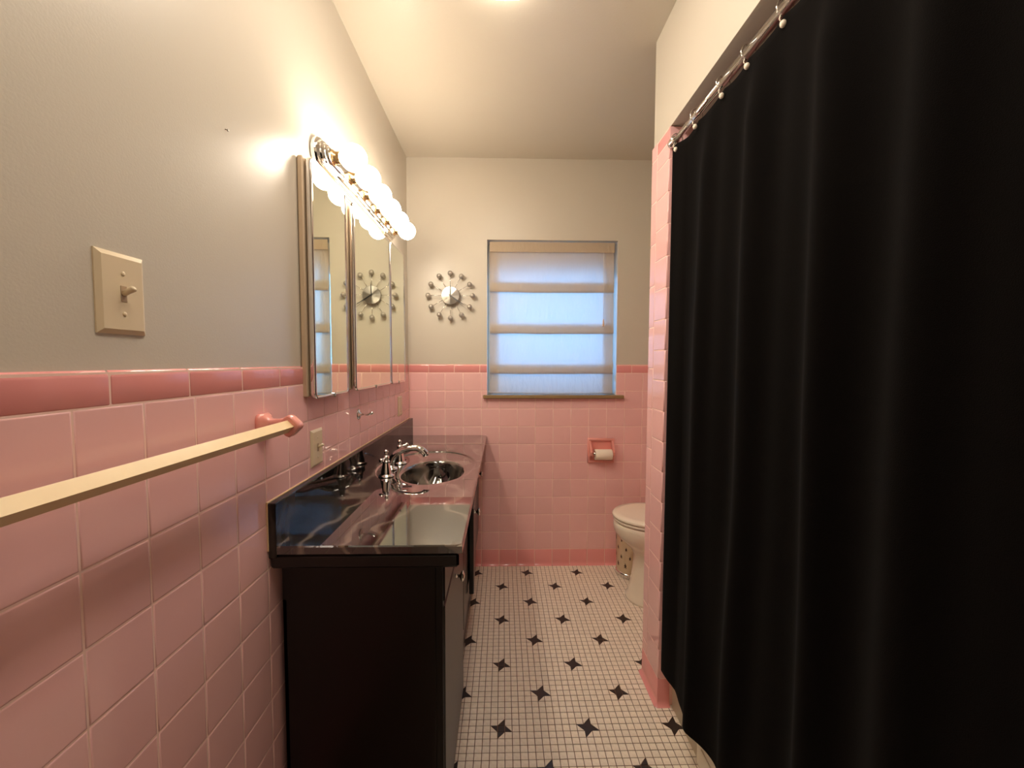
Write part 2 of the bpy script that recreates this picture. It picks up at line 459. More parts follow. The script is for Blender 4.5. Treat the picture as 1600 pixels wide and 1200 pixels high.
tm = bpy.data.meshes.new('floor_tile'); tm.from_pydata(TV, [], TF); tm.update(); tm.materials.append(MOSA)
rest = MB(); singles = []; nst = 0
def prism(mb, pts, z0=-.002, z1=0.0, shrink=.0):
    n = len(pts); cx = sum(p[0] for p in pts)/n; cy = sum(p[1] for p in pts)/n
    mb.add([(x, y, z0) for x, y in pts]+[(x, y, z1) for x, y in pts], [tuple(range(n, 2*n))]+[(i, (i+1) % n, n+(i+1) % n, n+i) for i in range(n)])
def inset(pts, d):
    n = len(pts); out_ = []
    for i in range(n):
        p0, p1, p2 = Vector(pts[i-1]), Vector(pts[i]), Vector(pts[(i+1) % n])
        a, c = (p1-p0).normalized(), (p2-p1).normalized()
        na, nc = Vector((-a.y, a.x)), Vector((-c.y, c.x))
        k = 1+na.dot(nc); q = (na+nc)*(d/k) if k > .3 else (na+nc).normalized()*min(d*2.2, .004)
        out_.append((p1.x+q.x, p1.y+q.y))
    return out_
occupied = set(); stars = []
for i in range(-40, 70):
    for j in range(-80, 60):
        if star_at(i, j):
            x, y = FX0+i*PXm, FY0+j*PYm
            if -.35 < x < 1.3 and -.5 < y < D-.03:
                stars.append((i, j))
                for d in ((0, 0), (1, 0), (-1, 0), (0, 1), (0, -1)): occupied.add((i+d[0], j+d[1]))
for (i, j) in stars:
    x, y = FX0+i*PXm, FY0+j*PYm
    hx, hy = PXm/2, PYm/2
    loose = ((i//6)*7+(j//6)*3) % 3 == 0
    g = .0013 if loose else .00
    sh = {}
    sh['c'] = [(x-hx, y-hy), (x+hx, y-hy), (x+hx, y+hy), (x-hx, y+hy)]
    # dark triangles: left TL,TR,BR / right TL,BR,BL / top TR,BL,BR / bottom TL,TR,BL  (pinwheel)
    def cell(cx, cy): return dict(TL=(cx-hx, cy+hy), TR=(cx+hx, cy+hy), BL=(cx-hx, cy-hy), BR=(cx+hx, cy-hy))
    L, Rr, T, B_ = cell(x-PXm, y), cell(x+PXm, y), cell(x, y+PYm), cell(x, y-PYm)
    dark = [[L['TL'], L['BR'], L['TR']], [Rr['TL'], Rr['BL'], Rr['BR']], [T['TR'], T['BL'], T['BR']], [B_['TL'], B_['BL'], B_['TR']]]
    light = [[L['TL'], L['BL'], L['BR']], [Rr['TL'], Rr['BR'], Rr['TR']], [T['TL'], T['BL'], T['TR']], [B_['BL'], B_['BR'], B_['TR']]]
    mb = MB()
    prism(mb, inset(sh['c'], g))
    for q in dark: prism(mb, inset(q, max(g, .0)) if g else q)
    near = (x > -.3 and x < .66 and y > 1.0)
    if near or True: mb.build('star_inlay', STAR, fl)
    for q in light: prism(rest, inset(q, .0013))
cand = []
for i in range(-16, 54):
    for j in range(-76, 46):
        if (i, j) in occupied: continue
        x, y = FX0+i*PXm, FY0+j*PYm
        if y > D-.012-.005 or y < YFRONT+.01 or x < -.19 or x > XR-.02: continue
        if x > .634 and y < YN-.005: continue
        if XP-.004 < x and YN-.006 < y < YF+.006: continue
        cand.append((i, j, x, y))
vis = sorted([c for c in cand if c[3] > 1.19 and -.165-.0 < c[2] < .62], key=lambda c: c[3])[:300]
vs_ = set((c[0], c[1]) for c in vis)
for (i, j, x, y) in cand:
    if (i, j) in vs_:
        o = bpy.data.objects.new('floor_tile', tm); COL.objects.link(o); o.parent = fl; o.location = (x, y, random.uniform(-.0003, .0002))
        o.rotation_euler = (random.gauss(0, .006), random.gauss(0, .006), random.gauss(0, .01))
    else:
        dz = random.uniform(-.0003, .0001)
        rest.add([(a+x, c_+y, z+dz) for a, c_, z in TV], TF)
rest.build('mosaic_tiling', MOSA, fl, kind='stuff', fix=False)

# ------------------------------------------------------------------ window
win = struct('window_1', MB().box(WX0-.0, WX1, D+.10, D+.19, WZ0-.02, WZ0+.015), WHITE)
b = MB()
fy0, fy1 = D+.120, D+.165
for (x0, x1, z0, z1) in ((WX0+.001, -.070, WZ0, WZ1), (.672, WX1-.001, WZ0, WZ1), (-.070, .672, 1.815, WZ1), (-.070, .672, WZ0, 1.083), (-.070, .672, 1.15, 1.185)):
    b.box(x0, x1, fy0, fy1, z0, z1, .004)
b.build('window_frame', WHITE, win)
MB().box(-.070, .672, D+.140, D+.144, 1.185, 1.815).build('pane', GLASS, win)
MB().box(-.070, .672, D+.140, D+.144, 1.083, 1.15).build('pane', GLASS, win)
MB().box(WX0-.024, WX1+.042, D-.028, D+.10, WZ0-.020, WZ0, .003).build('window_sill', SILL, win)

# roman shade: four linen panels, each folded back up behind itself
def shade():
    t = thing('roman_shade', 'off-white linen roman shade with four soft folds hanging in the window', 'blind', (.30, D+.03, WZ1-.004))
    x0, x1 = -.080, .680
    N = 120
    def sheet(name, prof, seed, amp):
        """prof: list of (y offset towards room negative, z)"""
        mb = MB(); vs = []; fs = []
        for (yo, z, k) in prof:
            for i in range(N+1):
                x = x0+(x1-x0)*i/N
                wv = noise.noise(Vector((x*9+seed*5, z*9, seed)))*.0045*amp*k + noise.noise(Vector((x*38, z*17, seed+9)))*.0016*amp*k
                sag = -.0035*amp*math.sin(PI*i/N)*k + .003*noise.noise(Vector((x*5, seed, z*3)))*k
                ex = .004*noise.noise(Vector((z*22, seed, 3.)))*(2*i/N-1)
                vs.append((x+ex, D+.03-yo+wv, z+sag))
        n = N+1
        for a in range(len(prof)-1):
            for i in range(N): fs.append((a*n+i, a*n+i+1, a*n+n+i+1, a*n+n+i))
        mb.add(vs, fs, True)
        return mb.build(name, SHADE, t, fix=False)
    # head strip
    MB().box(x0, x1, D+.018, D+.024, 1.932, 1.993, .002).build('head_strip', SHADE, t)
    folds = [1.975, 1.694, 1.444, 1.198, 1.072]
    for k in range(4):
        zt, zb = folds[k], folds[k+1]
        zt2 = zt+(.045 if k else 0)
        dbl = .058 if k < 3 else .012
        prof = []
        m = 14
        for a in range(m+1):
            f = a/m; z = zt2+(zb-zt2)*f
            yo = (-.006 + .020*f**1.6) if k < 3 else (-.006+.01*f)
            prof.append((yo, z, min(1, .25+f)))
        for a in range(1, 5): prof.append((prof[m][0]-.003*a, zb-.002+.0015*a*.6, 1))
        for a in range(1, 5): prof.append((.003-.002*a, zb+dbl*a/4, .6))
        sheet('shade_panel', prof, k*3+1, (1.2, 1, 1, 1)[k])
    for xa, xb in ((x0+.001, x0+.056), (x1-.062, x1-.001)):
        MB().add([(xa, D+.044, 1.09), (xb, D+.050, 1.09), (xb, D+.050, 1.93), (xa, D+.044, 1.93)], [(0, 1, 2, 3)]).build('side_hem', SHADE, t)
    # pull cord with tassel
    mb = MB(); mb.tube([(.610, D+.003, 1.93), (.611, D-.001, 1.75), (.6125, D+.001, 1.53)], .0012, 6); mb.build('pull_cord', LINER, t)
    mb = MB(); mb.lathe((.6125, D+.001, 1.53), (0, 0, -1), [(.002, 0), (.004, .006), (.0055, .03), (.006, .042), (.001, .045)], 10); mb.build('cord_tassel', mat('tassel', rgb(226, 190, 160), .5), t)
shade()

# ------------------------------------------------------------------ vanity cabinet
VX = -.150; VY0 = 1.03
van = thing('vanity_cabinet', 'black-painted wooden vanity cabinet under the dark marble countertop', 'cabinet', (-.36, 1.78, 0))
ZV = .796
b = MB(); b.box(XL+.016, VX-.019, VY0, VY0+.018, 0.0, ZV, .001); b.box(XL+.016, VX-.019, D-.022, D-.014, 0.0, ZV, .001)
b.box(XL+.016, XL+.026, VY0, D-.014, 0.0, .67, .001); b.box(XL+.014, VX-.019, VY0+.018, D-.022, .0, .20, .001); b.box(VX-.023, VX-.019, VY0+.018, D-.022, .20, ZV, .001)
b.box(VX-.019, VX-.001, VY0, VY0+.022, .0, ZV, .001)
b.box(VX-.019, VX-.004, VY0+.022, D-.004, .645, ZV, .001)
b.box(VX-.019, VX-.004, VY0+.022, D-.004, .2, .262, .001)
b.build('body', BLK, van)
def vdoor(y0, y1, z0, z1, knob, name='door'):
    o = MB().box(VX-.002, VX+.009, y0, y1, z0, z1, .003).build(name, BLK, van)
    k = MB(); k.lathe((VX+.008, knob[0], knob[1]), (1, 0, 0), [(.008, 0), (.006, .004), (.005, .014), (.014, .019), (.017, .022), (.015, .026), (.006, .029), (0, .03)], 18)
    k.build('knob', CHROME, o)
VX -= .006
vdoor(VY0+.012, 1.53, .03, .640, (1.28, .595))
MB().box(VX-.002, VX+.009, VY0+.012, 1.53, .652, ZV-.002, .003).build('drawer_front', BLK, van)
MB().box(VX-.002, VX+.009, 1.545, 2.525, .652, ZV-.002, .003).build('drawer_front', BLK, van)
MB().box(VX-.002, VX+.009, 1.545, 1.745, .24, .640, .003).build('side_panel', BLK, van)
# door left ajar, hinged at its far edge
hy, hx = 2.12, VX+.008
ang = math.radians(2.3)
Md = Matrix.Translation((hx, hy, 0)) @ Matrix.Rotation(ang, 4, 'Z')
b = MB().box(-.010, .010, -.365, 0, .262, .640, .003, M=Md)
o = b.build('door', BLK, van)
kp = Md @ Vector((.009, -.325, .612)); kd = (Md.to_3x3() @ Vector((1, 0, 0)))
k = MB(); k.lathe(kp, kd, [(.008, 0), (.006, .004), (.005, .014), (.014, .019), (.017, .022), (.015, .026), (.006, .029), (0, .03)], 18); k.build('knob', CHROME, o)
vdoor(2.135, 2.525, .24, .640, (2.46, .60))
VX += .006

# ------------------------------------------------------------------ countertop with integral bowl and backsplash
ct = thing('countertop', 'glossy dark brown marble countertop with swirls and an integral oval bowl', 'countertop', (-.33, 1.77, .763))
CZ = .819; CX0, CX1, CY0, CY1 = XL+.001, -.098, 1.0, D-.001
ocx, ocy, oa, ob = -.325, 1.79, .205, .288     # outer oval dish around bowl and taps
icx, icy, ia, ib = -.288, 1.716, .127, .182    # bowl mouth
K = 96
angs = sorted(set([round(2*PI*i/K, 6) for i in range(K)] + [round(math.atan2(y-ocy, x-ocx) % (2*PI), 6) for x in (CX0, CX1) for y in (CY0, CY1)]))
def rectpt(t, ins=0, z=CZ):
    c, s = math.cos(t), math.sin(t)
    ks = []
    if abs(c) > 1e-9: ks.append(((CX1-ins if c > 0 else CX0+0)-ocx)/c)
    if abs(s) > 1e-9: ks.append(((CY1-0 if s > 0 else CY0+ins)-ocy)/s)
    k = min(q for q in ks if q > 0)
    return (ocx+c*k, ocy+s*k, z)
def oval(t, cx, cy, a, b_, z): return (cx+a*math.cos(t), cy+b_*math.sin(t), z)
rings = []
rings.append([rectpt(t, .05, CZ-.021) for t in angs])
rings.append([rectpt(t, .002, CZ-.022) for t in angs])
rings.append([rectpt(t, 0, CZ-.020) for t in angs])
rings.append([rectpt(t, 0, CZ-.003) for t in angs])
rings.append([rectpt(t, .003, CZ) for t in angs])
def blend(t, k, z):
    a = Vector(oval(t, ocx, ocy, oa+.004, ob+.004, CZ)); c = Vector(rectpt(t, .003, CZ)); p = a.lerp(c, k); return (p.x, p.y, z)
for k in (.75, .5, .25): rings.append([blend(t, k, CZ) for t in angs])
for d, z in ((.004, CZ), (.002, CZ-.0005), (.000, CZ-.0025), (-.003, CZ-.0045), (-.006, CZ-.0050)):
    rings.append([oval(t, ocx, ocy, oa+d, ob+d, z) for t in angs])
def mixo(t, k, z):
    a = Vector(oval(t, ocx, ocy, oa-.006, ob-.006, z)); c = Vector(oval(t, icx, icy, ia+.008, ib+.008, z)); p = a.lerp(c, k); return (p.x, p.y, z)
for k in (.33, .66, 1): rings.append([mixo(t, k, CZ-.005-.001*k) for t in angs])
for d, z in ((.004, -.0068), (.0, -.0095), (-.004, -.016)):
    rings.append([oval(t, icx, icy, ia+d, ib+d, CZ+z) for t in angs])
for q in range(1, 12):
    f = q/12; r = math.cos(f*PI/2)**.75; z = -.016-.125*math.sin(f*PI/2)
    rings.append([oval(t, icx-.01*f, icy, (ia-.004)*max(r, .1), (ib-.004)*max(r, .1), CZ+z) for t in angs])
b = MB(); b.loft(rings, False, True)
# sharpen: slab side ring flat
for i in range(len(b.f)):
    if i < 5*len(angs): b.sm[i] = False
ctm = b.build('slab', MARB, ct)
# apron moulding under the slab at the near end
AP = mat('black_apron', rgb(8, 5, 5), .3)
b = MB()
pr = [(-.0, CZ-.046), (.006, CZ-.044), (.008, CZ-.03), (.008, CZ-.006)]
b = MB().box(XL+.001, -.107, 1.003, 1.029, .760, CZ-.0225, .006); b.build('apron', AP, ct)
b = MB().box(XL+.001, XL+.021, .998, D-.001, CZ-.03, .925, .002); b.build('backsplash', MARB2, ct)
b = MB().box(XL-.002, XL+.0035, .997, D-.001, CZ-.012, .928, .001); b.build('caulk_line', mat('caulk', rgb(222, 190, 150), .5), ct)
b = MB(); b.lathe((icx-.01, icy, CZ-.1415), (0, 0, 1), [(.024, 0), (.024, .003), (.018, .0045), (.014, .003), (.001, .003)], 24); b.build('drain', CHROME, ct)

# faucet
fc = thing('faucet', 'chrome widespread faucet with low arched spout and two lever taps', 'faucet', (-.462, 1.745, CZ-.006))
zb = CZ-.0046
def tap(cx, cy, lever):
    mb = MB(); mb.lathe((cx, cy, zb), (0, 0, 1), [(.0305, 0), (.0305, .003), (.027, .0065), (.0225, .008), (.0215, .012), (.0175, .034), (.0135, .052), (.0125, .056), (.015, .0585), (.015, .061), (.009, .064)], 28)
    h = mb.build('tap_body', CHROME, fc)
    mb = MB(); mb.ball((cx, cy, zb+.073), .0125, 18, 12); mb.lathe((cx, cy, zb+.083), (0, 0, 1), [(.006, 0), (.0045, .004), (.006, .007)], 14); mb.ball((cx, cy, zb+.0975), .0085, 16, 10)
    d = Vector(lever).normalized(); p = Vector((cx, cy, zb+.073))
    mb.tube([p+d*.008, p+d*.018, p+d*.028, p+d*.036, p+d*.040], [.0065, .0055, .007, .0095, .004], 14)
    mb.build('lever', CHROME, h)
tap(-.460, 1.640, (-.35, -1, -.12))
tap(-.458, 1.850, (.9, .55, .25))
mb = MB(); mb.lathe((-.470, 1.745, zb), (0, 0, 1), [(.027, 0), (.027, .003), (.023, .007), (.018, .012)], 28)
mb.build('spout_base', CHROME, fc)
pts = [(-.470, .012), (-.470, .030), (-.462, .050), (-.446, .068), (-.420, .082), (-.390, .090), (-.362, .091), (-.340, .083), (-.326, .069), (-.322, .058)]
mb = MB(); mb.tube([(x, 1.745, zb+z) for x, z in pts], [.016, .0145, .0135, .013, .0128, .0128, .0132, .0138, .0142, .0138], 20); mb.build('spout', CHROME, fc)

# ------------------------------------------------------------------ mirror cabinet
mc = thing('mirror_cabinet', 'three-panel chrome-framed mirror cabinet on the left wall above the basin', 'mirror', (XL, 1.76, 1.5))
def rr(y0, y1, z0, z1, r, n=6):
    pts = []
    for cy, cz, a0 in ((y1-r, z1-r, 0), (y0+r, z1-r, 90), (y0+r, z0+r, 180), (y1-r, z0+r, 270)):
        for k in range(n+1):
            a = math.radians(a0+90*k/n); pts.append((cy+r*math.cos(a), cz+r*math.sin(a)))
    return pts
def mdoor(y0, y1, z0, z1, xf, rot, r=.022, fw=.009):
    """mirror leaf with chrome frame; front face at xf, turned by rot about its far edge"""
    hinge = Vector((xf, y1, 0))
    T = Matrix.Translation(hinge) @ Matrix.Rotation(rot, 4, 'Z') @ Matrix.Translation(-hinge)
    def R(ins, x): return [tuple(T @ Vector((x, y, z))) for y, z in rr(y0+ins, y1-ins, z0+ins, z1-ins, max(r-ins, .004))]
    fr = MB(); fr.loft([R(.001, xf-.016), R(0, xf-.012), R(0, xf-.003), R(.0015, xf), R(fw-.003, xf+.001), R(fw, xf-.0015)], True, False)
    o = fr.build('mirror_door', CHROME, mc)
    g = MB(); g.loft([R(fw-.001, xf-.004), R(fw-.001, xf-.0015)], False, True, smooth=False); g.build('mirror_glass', MIRR, o)
    c = MB(); ym = (y0+y1)/2; p = T @ Vector((xf, ym, z0)); c.box(p.x-.004, p.x+.004, p.y-.006, p.y+.006, p.z-.004, p.z+.010, .001); c.build('clip', CHROME, o)
    return o
b = MB(); b.box(XL-.004, -.556, 1.197, 1.49, 1.165, 1.84, .003); b.box(XL-.004, -.5525, 1.50, 2.04, 1.165, 1.835, .003); b.box(XL-.004, -.556, 2.05, 2.335, 1.165, 1.84, .003)
b.build('case', mat('case_metal', rgb(206, 184, 156), .35, metal=.2), mc)
mdoor(1.205, 1.478, 1.158, 1.845, -.541, math.radians(1.0))
mdoor(1.518, 2.018, 1.160, 1.836, -.536, math.radians(.8))
mdoor(2.050, 2.330, 1.158, 1.850, -.541, 0.0)

# ------------------------------------------------------------------ vanity light bar
vl = thing('vanity_light', 'chrome light bar with six round globe bulbs above the mirrors', 'wall lamp', (XL, 1.715, 1.904))
lz = 1.904
def stad(y0, y1, hz, x, n=12):
    pts = []
    for k in range(n+1):
        a = -PI/2+PI*k/n; pts.append((x, y1-hz+hz*math.cos(a), lz+hz*math.sin(a)))
    for k in range(n+1):
        a = PI/2+PI*k/n; pts.append((x, y0+hz+hz*math.cos(a), lz+hz*math.sin(a)))
    return pts
ya, yb = 1.283, 2.150
steps = [(.0, -.572), (.0, -.561), (.002, -.558), (.008, -.557), (.010, -.549), (.012, -.547), (.017, -.546), (.019, -.540), (.021, -.538), (.026, -.537), (.028, -.532), (.030, -.530)]
b = MB(); b.loft([stad(ya+i, yb-i, .049-i, x) for i, x in steps], True, True, smooth=False); b.build('backplate', CHROME, vl)
EM = emis('bulb_glow', WARM, BULB)
BRASS = mat('socket_brass', rgb(214, 178, 128), .2, metal=1)
proto = None
for k in range(6):
    y = 1.351+.1452*k
    if k == 0:
        s = MB(); s.lathe((-.531, y, lz), (1, 0, 0), [(.024, 0), (.023, .003), (.018, .005), (.018, .020), (.0165, .024)], 22); so = s.build('socket', BRASS, vl)
        s = MB(); s.lathe((-.531, y, lz), (1, 0, 0), [(.0145, .022), (.017, .027)] + [(.041*math.sin(t), .063-.041*math.cos(t)) for t in [.46+(PI-.46)*q/14 for q in range(15)]], 28, True, False)
        bo = s.build('bulb', EM, vl); proto = (so, bo)
    else:
        for q in proto:
            c = q.copy(); COL.objects.link(c); c.parent = vl; c.location = (0, .1452*k, 0)

# wraparound ceiling light, only its end shows at the top of the frame
cl = thing('ceiling_light', 'glowing white ceiling light cut off by the top edge of the picture', 'ceiling lamp', (0, .80, ZC))
LY0, LY1 = .22, 1.387
def wrap(y, k=1.0):
    q = [(-.084, ZC-.012), (-.082, ZC-.035), (-.072, ZC-.052), (-.050, ZC-.060), (0, ZC-.062), (.050, ZC-.060), (.072, ZC-.052), (.082, ZC-.035), (.084, ZC-.012)]
    return [(x*k, y, z) for x, z in q]
s = MB(); s.box(-.088, .088, LY0-.012, LY1+.006, ZC-.014, ZC, .002); s.build('canopy', WHITE, cl)
s = MB(); s.loft([wrap(LY0), wrap(LY1)], True, True); s.build('shade', emis('diffuser_glow', (1, .88, .745), DOME), cl)

# ------------------------------------------------------------------ sunburst clock
ck = thing('wall_clock', 'silver sunburst wall clock with twelve ball-tipped spokes beside the window', 'clock', (-.312, D, 1.662))
cc = Vector((-.313, D-.03, 1.662))
s = MB(); s.lathe((cc.x, D+PL, cc.z), (0, -1, 0), [(.03, 0), (.03, .025), (.054, .027), (.055, .034), (.053, .036)], 40, True, False); s.sm = [False]*len(s.f)
def wedge_steel():
    m = mat('spun_steel', rgb(168, 162, 154), .34, metal=.9)
    b_ = m.node_tree.nodes['Principled BSDF']; b_.inputs['Anisotropic'].default_value = .85
    tg = m.node_tree.nodes.new('ShaderNodeTangent'); tg.direction_type = 'RADIAL'; tg.axis = 'Y'
    m.node_tree.links.new(tg.outputs[0], b_.inputs['Tangent'])
    return m

for k in range(48):
    a0, a1 = 2*PI*k/48, 2*PI*(k+1)/48
    lift = .0035 if (k//6) % 2 == 0 else -.0005  # alternate sectors raised, shaped to imitate wedge highlights of brushed metal
    cp = (cc.x, D-.0312-max(lift, 0), cc.z)
    s.add([cp, (cc.x+.053*math.cos(a0), D-.0305, cc.z+.053*math.sin(a0)), (cc.x+.053*math.cos(a1), D-.0305, cc.z+.053*math.sin(a1))], [(0, 1, 2)])
s.build('face', wedge_steel(), ck)
for k in range(12):
    a = PI/2-k*PI/6; d = Vector((math.cos(a), 0, math.sin(a)))
    p0 = Vector((cc.x, D-.020, cc.z))+d*.045; p1 = Vector((cc.x, D-.024, cc.z))+d*.124
    s = MB(); s.tube([p0, p1], .0016, 8); sp = s.build('spoke', CHROME, ck)
    s = MB(); s.ball(Vector((cc.x, D-.026, cc.z))+d*.132, .0155, 20, 14); s.build('ball_tip', BRUSH, sp)
def hand(name, ang, L, wd, y, m, back=.012):
    d = Vector((math.cos(ang), 0, math.sin(ang))); n = Vector((-d.z, 0, d.x)); c = Vector((cc.x, y, cc.z))
    pts = [c-d*back+n*wd*.4, c-d*back-n*wd*.4, c-n*wd, c+d*L*.6-n*wd*.8, c+d*L, c+d*L*.6+n*wd*.8, c+n*wd]
    t = Vector((0, .0012, 0)); mb = MB(); nn = len(pts)
    mb.add([p for p in pts]+[p+t for p in pts], [tuple(range(nn)), tuple(range(nn, 2*nn))[::-1]]+[(i, (i+1) % nn, nn+(i+1) % nn, nn+i) for i in range(nn)])
    mb.build(name, m, ck)
hand('hour_hand', math.radians(88), .078, .0032, D-.0345, BLACKM)
hand('minute_hand', math.radians(-34), .112, .0030, D-.037, BLACKM)
hand('second_hand', math.radians(-40), .145, .0008, D-.039, BLACKM)

# ------------------------------------------------------------------ plates
def plate(name, label, cat, y0, y1, z0, z1, toggle, base=XL, lever=True):
    t = thing(name, label, cat, (base, (y0+y1)/2, (z0+z1)/2))
    e = .0058; b_ = .007
    R0 = [(base-PL if base < XL else base-.001, y, z) for y, z in ((y0, z0), (y1, z0), (y1, z1), (y0, z1))]
    R1 = [(base+.0015, y, z) for y, z in ((y0, z0), (y1, z0), (y1, z1), (y0, z1))]
    R2 = [(base+e, y, z) for y, z in ((y0+b_, z0+b_), (y1-b_, z0+b_), (y1-b_, z1-b_), (y0+b_, z1-b_))]
    mb = MB(); mb.loft([R0, R1, R2], False, True, smooth=False); mb.build('plate', IVORY, t)
    ym, zm = (y0+y1)/2, (z0+z1)/2
    for dz in (.030, -.030):
        s = MB(); s.lathe((base+e, ym, zm+dz), (1, 0, 0), [(.0034, -.001), (.0034, .0006), (.0022, .0014), (0, .0016)], 14); s.build('screw', IVORY, t)
    if toggle:
        s = MB(); s.box(base+e-.002, base+e+.0006, ym-.0052, ym+.0052, zm-.012, zm+.012, .0004); s.build('slot', mat('switch_slot', rgb(170, 146, 118), .5), t)
        s = MB(); s.tube([(base+e, ym, zm+.001), (base+e+.007, ym, zm+.004), (base+e+.015, ym, zm+.008), (base+e+.017, ym, zm+.009)], [.0045, .0042, .0048, .002], 10); s.build('toggle', IVORY, t)
    else:
        s = MB(); s.box(base+e-.002, base+e+.0008, ym-.012, ym+.012, zm-.02, zm+.02, .0008); s.build('outlet_insert', IVORY, t)
    return t
plate('light_switch', 'ivory toggle light switch on the painted wall above the tiles', 'light switch', .603, .683, 1.307, 1.427, True, base=XL-PL+.0005)
plate('light_switch', 'ivory toggle switch plate on pink tiles between towel bar and basin', 'light switch', 1.232, 1.309, .951, 1.062, True)
plate('outlet_plate', 'narrow ivory wall plate on pink tiles near the far corner', 'wall plate', 2.262, 2.345, .970, 1.078, False)

# hook on the tiles under the mirrors
hk = thing('wall_hook', 'small chrome hook on the pink tiles below the mirrors', 'hook', (XL, 1.646, 1.058))
s = MB(); s.lathe((XL, 1.646, 1.060), (1, 0, 0), [(.021, -.001), (.021, .002), (.017, .005), (.007, .007), (.005, .012)], 24); s.build('rosette', CHROME, hk)
s = MB(); s.tube([(XL+.010, 1.646, 1.060), (XL+.03, 1.646, 1.058), (XL+.045, 1.648, 1.062), (XL+.055, 1.65, 1.066), (XL+.058, 1.65, 1.067)], [.004, .0035, .0045, .0055, .002], 12); s.build('arm', CHROME, hk)

nl = MB(); nl.lathe((XL-PL-.001, .9, 1.746), (1, 0, -.3), [(.0011, 0), (.0011, .006), (.0028, .0062), (.0028, .0072), (0, .0074)], 12)
o = nl.build('wall_nail', BRUSH); o['label'] = 'tiny bare nail in the painted wall left of the light bar'; o['category'] = 'nail'

# ------------------------------------------------------------------ towel bar
tb = thing('towel_bar', 'square ivory towel bar between pink ceramic brackets on the left tile wall', 'towel rail', (XL, .68, 1.115))
BX, BZ = -.502, 1.115
def bracket(yc):
    mb = MB()
    def sq(x, hy, hz, cy=yc, cz=BZ, rot=0.0, n=5, r=.35):
        pts = []
        for q in range(24):
            a = 2*PI*q/24; c, s_ = math.cos(a), math.sin(a)
            k = (abs(c)**n+abs(s_)**n)**(-1/n); yy, zz = hy*c*k, hz*s_*k
            pts.append((x, cy+yy*math.cos(rot)-zz*math.sin(rot), cz+yy*math.sin(rot)+zz*math.cos(rot)))
        return pts
    mb.loft([sq(XL-.001, .030, .030), sq(XL+.006, .030, .030), sq(XL+.011, .026, .026), sq(XL+.015, .018, .020), sq(XL+.024, .0125, .016), sq(BX-.020, .0125, .018), sq(BX-.012, .0135, .020)], True, True)
    o = mb.build('bracket', CERA, tb)
    # diamond head, thin along Y
    mb = MB(); R = []
    for y, k in ((yc-.014, .85), (yc-.012, .96), (yc-.009, 1), (yc+.009, 1), (yc+.012, .96), (yc+.014, .85)):
        ring = []
        for q in range(24):
            a = 2*PI*q/24; c, s_ = math.cos(a), math.sin(a); n = 5
            kk = .0215*k*(abs(c)**n+abs(s_)**n)**(-1/n); u_, v_ = kk*c, kk*s_
            ring.append((BX+(u_-v_)*.7071, y, BZ+(u_+v_)*.7071))
        R.append(ring)
    mb.loft(R, True, True); mb.build('head', CERA, o)
bracket(.992); bracket(.33)
h = .0105
ring = lambda y: [(BX, y, BZ-h*1.414), (BX+h*1.414, y, BZ), (BX, y, BZ+h*1.414), (BX-h*1.414, y, BZ)]
mb = MB(); mb.loft([ring(.335), ring(.985)], True, True, smooth=False); mb.build('bar', BAR, tb)

# ------------------------------------------------------------------ paper holder and roll
th = thing('toilet_paper_holder', 'recessed pink ceramic toilet paper holder in the back tile wall', 'paper holder', (.606, D, .722))
hx0, hx1, hz0, hz1 = .524, .688, .648, .800
def rect(x0, x1, z0, z1, y): return [(x0, y, z0), (x1, y, z0), (x1, y, z1), (x0, y, z1)]
mb = MB(); R = []
for ins, yy in ((0, D+.001), (0, D-.010), (.003, D-.015), (.009, D-.016), (.014, D-.012), (.017, D-.004), (.018, D-.001)):
    R.append(rect(hx0+ins, hx1-ins, hz0+ins, hz1-ins, yy))
mb.loft(R, False, False, smooth=True); mb.add(R[-1], [(0, 1, 2, 3)])
mb.build('frame', CERA, th)
for sx in (hx0+.013, hx1-.013):
    mb = MB(); R = []
    sg = 1 if sx < .6 else -1
    for x in (sx-.006, sx+.006):
        pr = [(D-.002, hz1-.012), (D-.016, hz1-.014), (D-.050, .742), (D-.060, .722), (D-.055, .704), (D-.040, .694), (D-.016, .690), (D-.002, .688)]
        R.append([(x, y, z) for y, z in pr])
    mb.loft(R, True, True, smooth=False); mb.build('side_ear', CERA, th)
mb = MB(); mb.lathe((hx0+.014, D-.040, .712), (1, 0, 0), [(.006, 0), (.006, .012), (.009, .014), (.009, .122), (.006, .124), (.006, .136)], 16); mb.build('roller', CHROME, th)
tp = MB(); n = 28; R = []
for x, r in ((.562, .0185), (.562, .0315), (.563, .0325), (.664, .0325), (.665, .0315), (.665, .0185)):
    R.append([(x, D-.040+r*math.cos(2*PI*k/n), .706+r*math.sin(2*PI*k/n)) for k in range(n)])
tp.loft(R, False, False)
tp.loft([R[-1], R[0]], False, False)
o = tp.build('toilet_paper_roll', PAPER); o['label'] = 'nearly used white toilet paper roll on the pink recessed holder'; o['category'] = 'toilet paper'

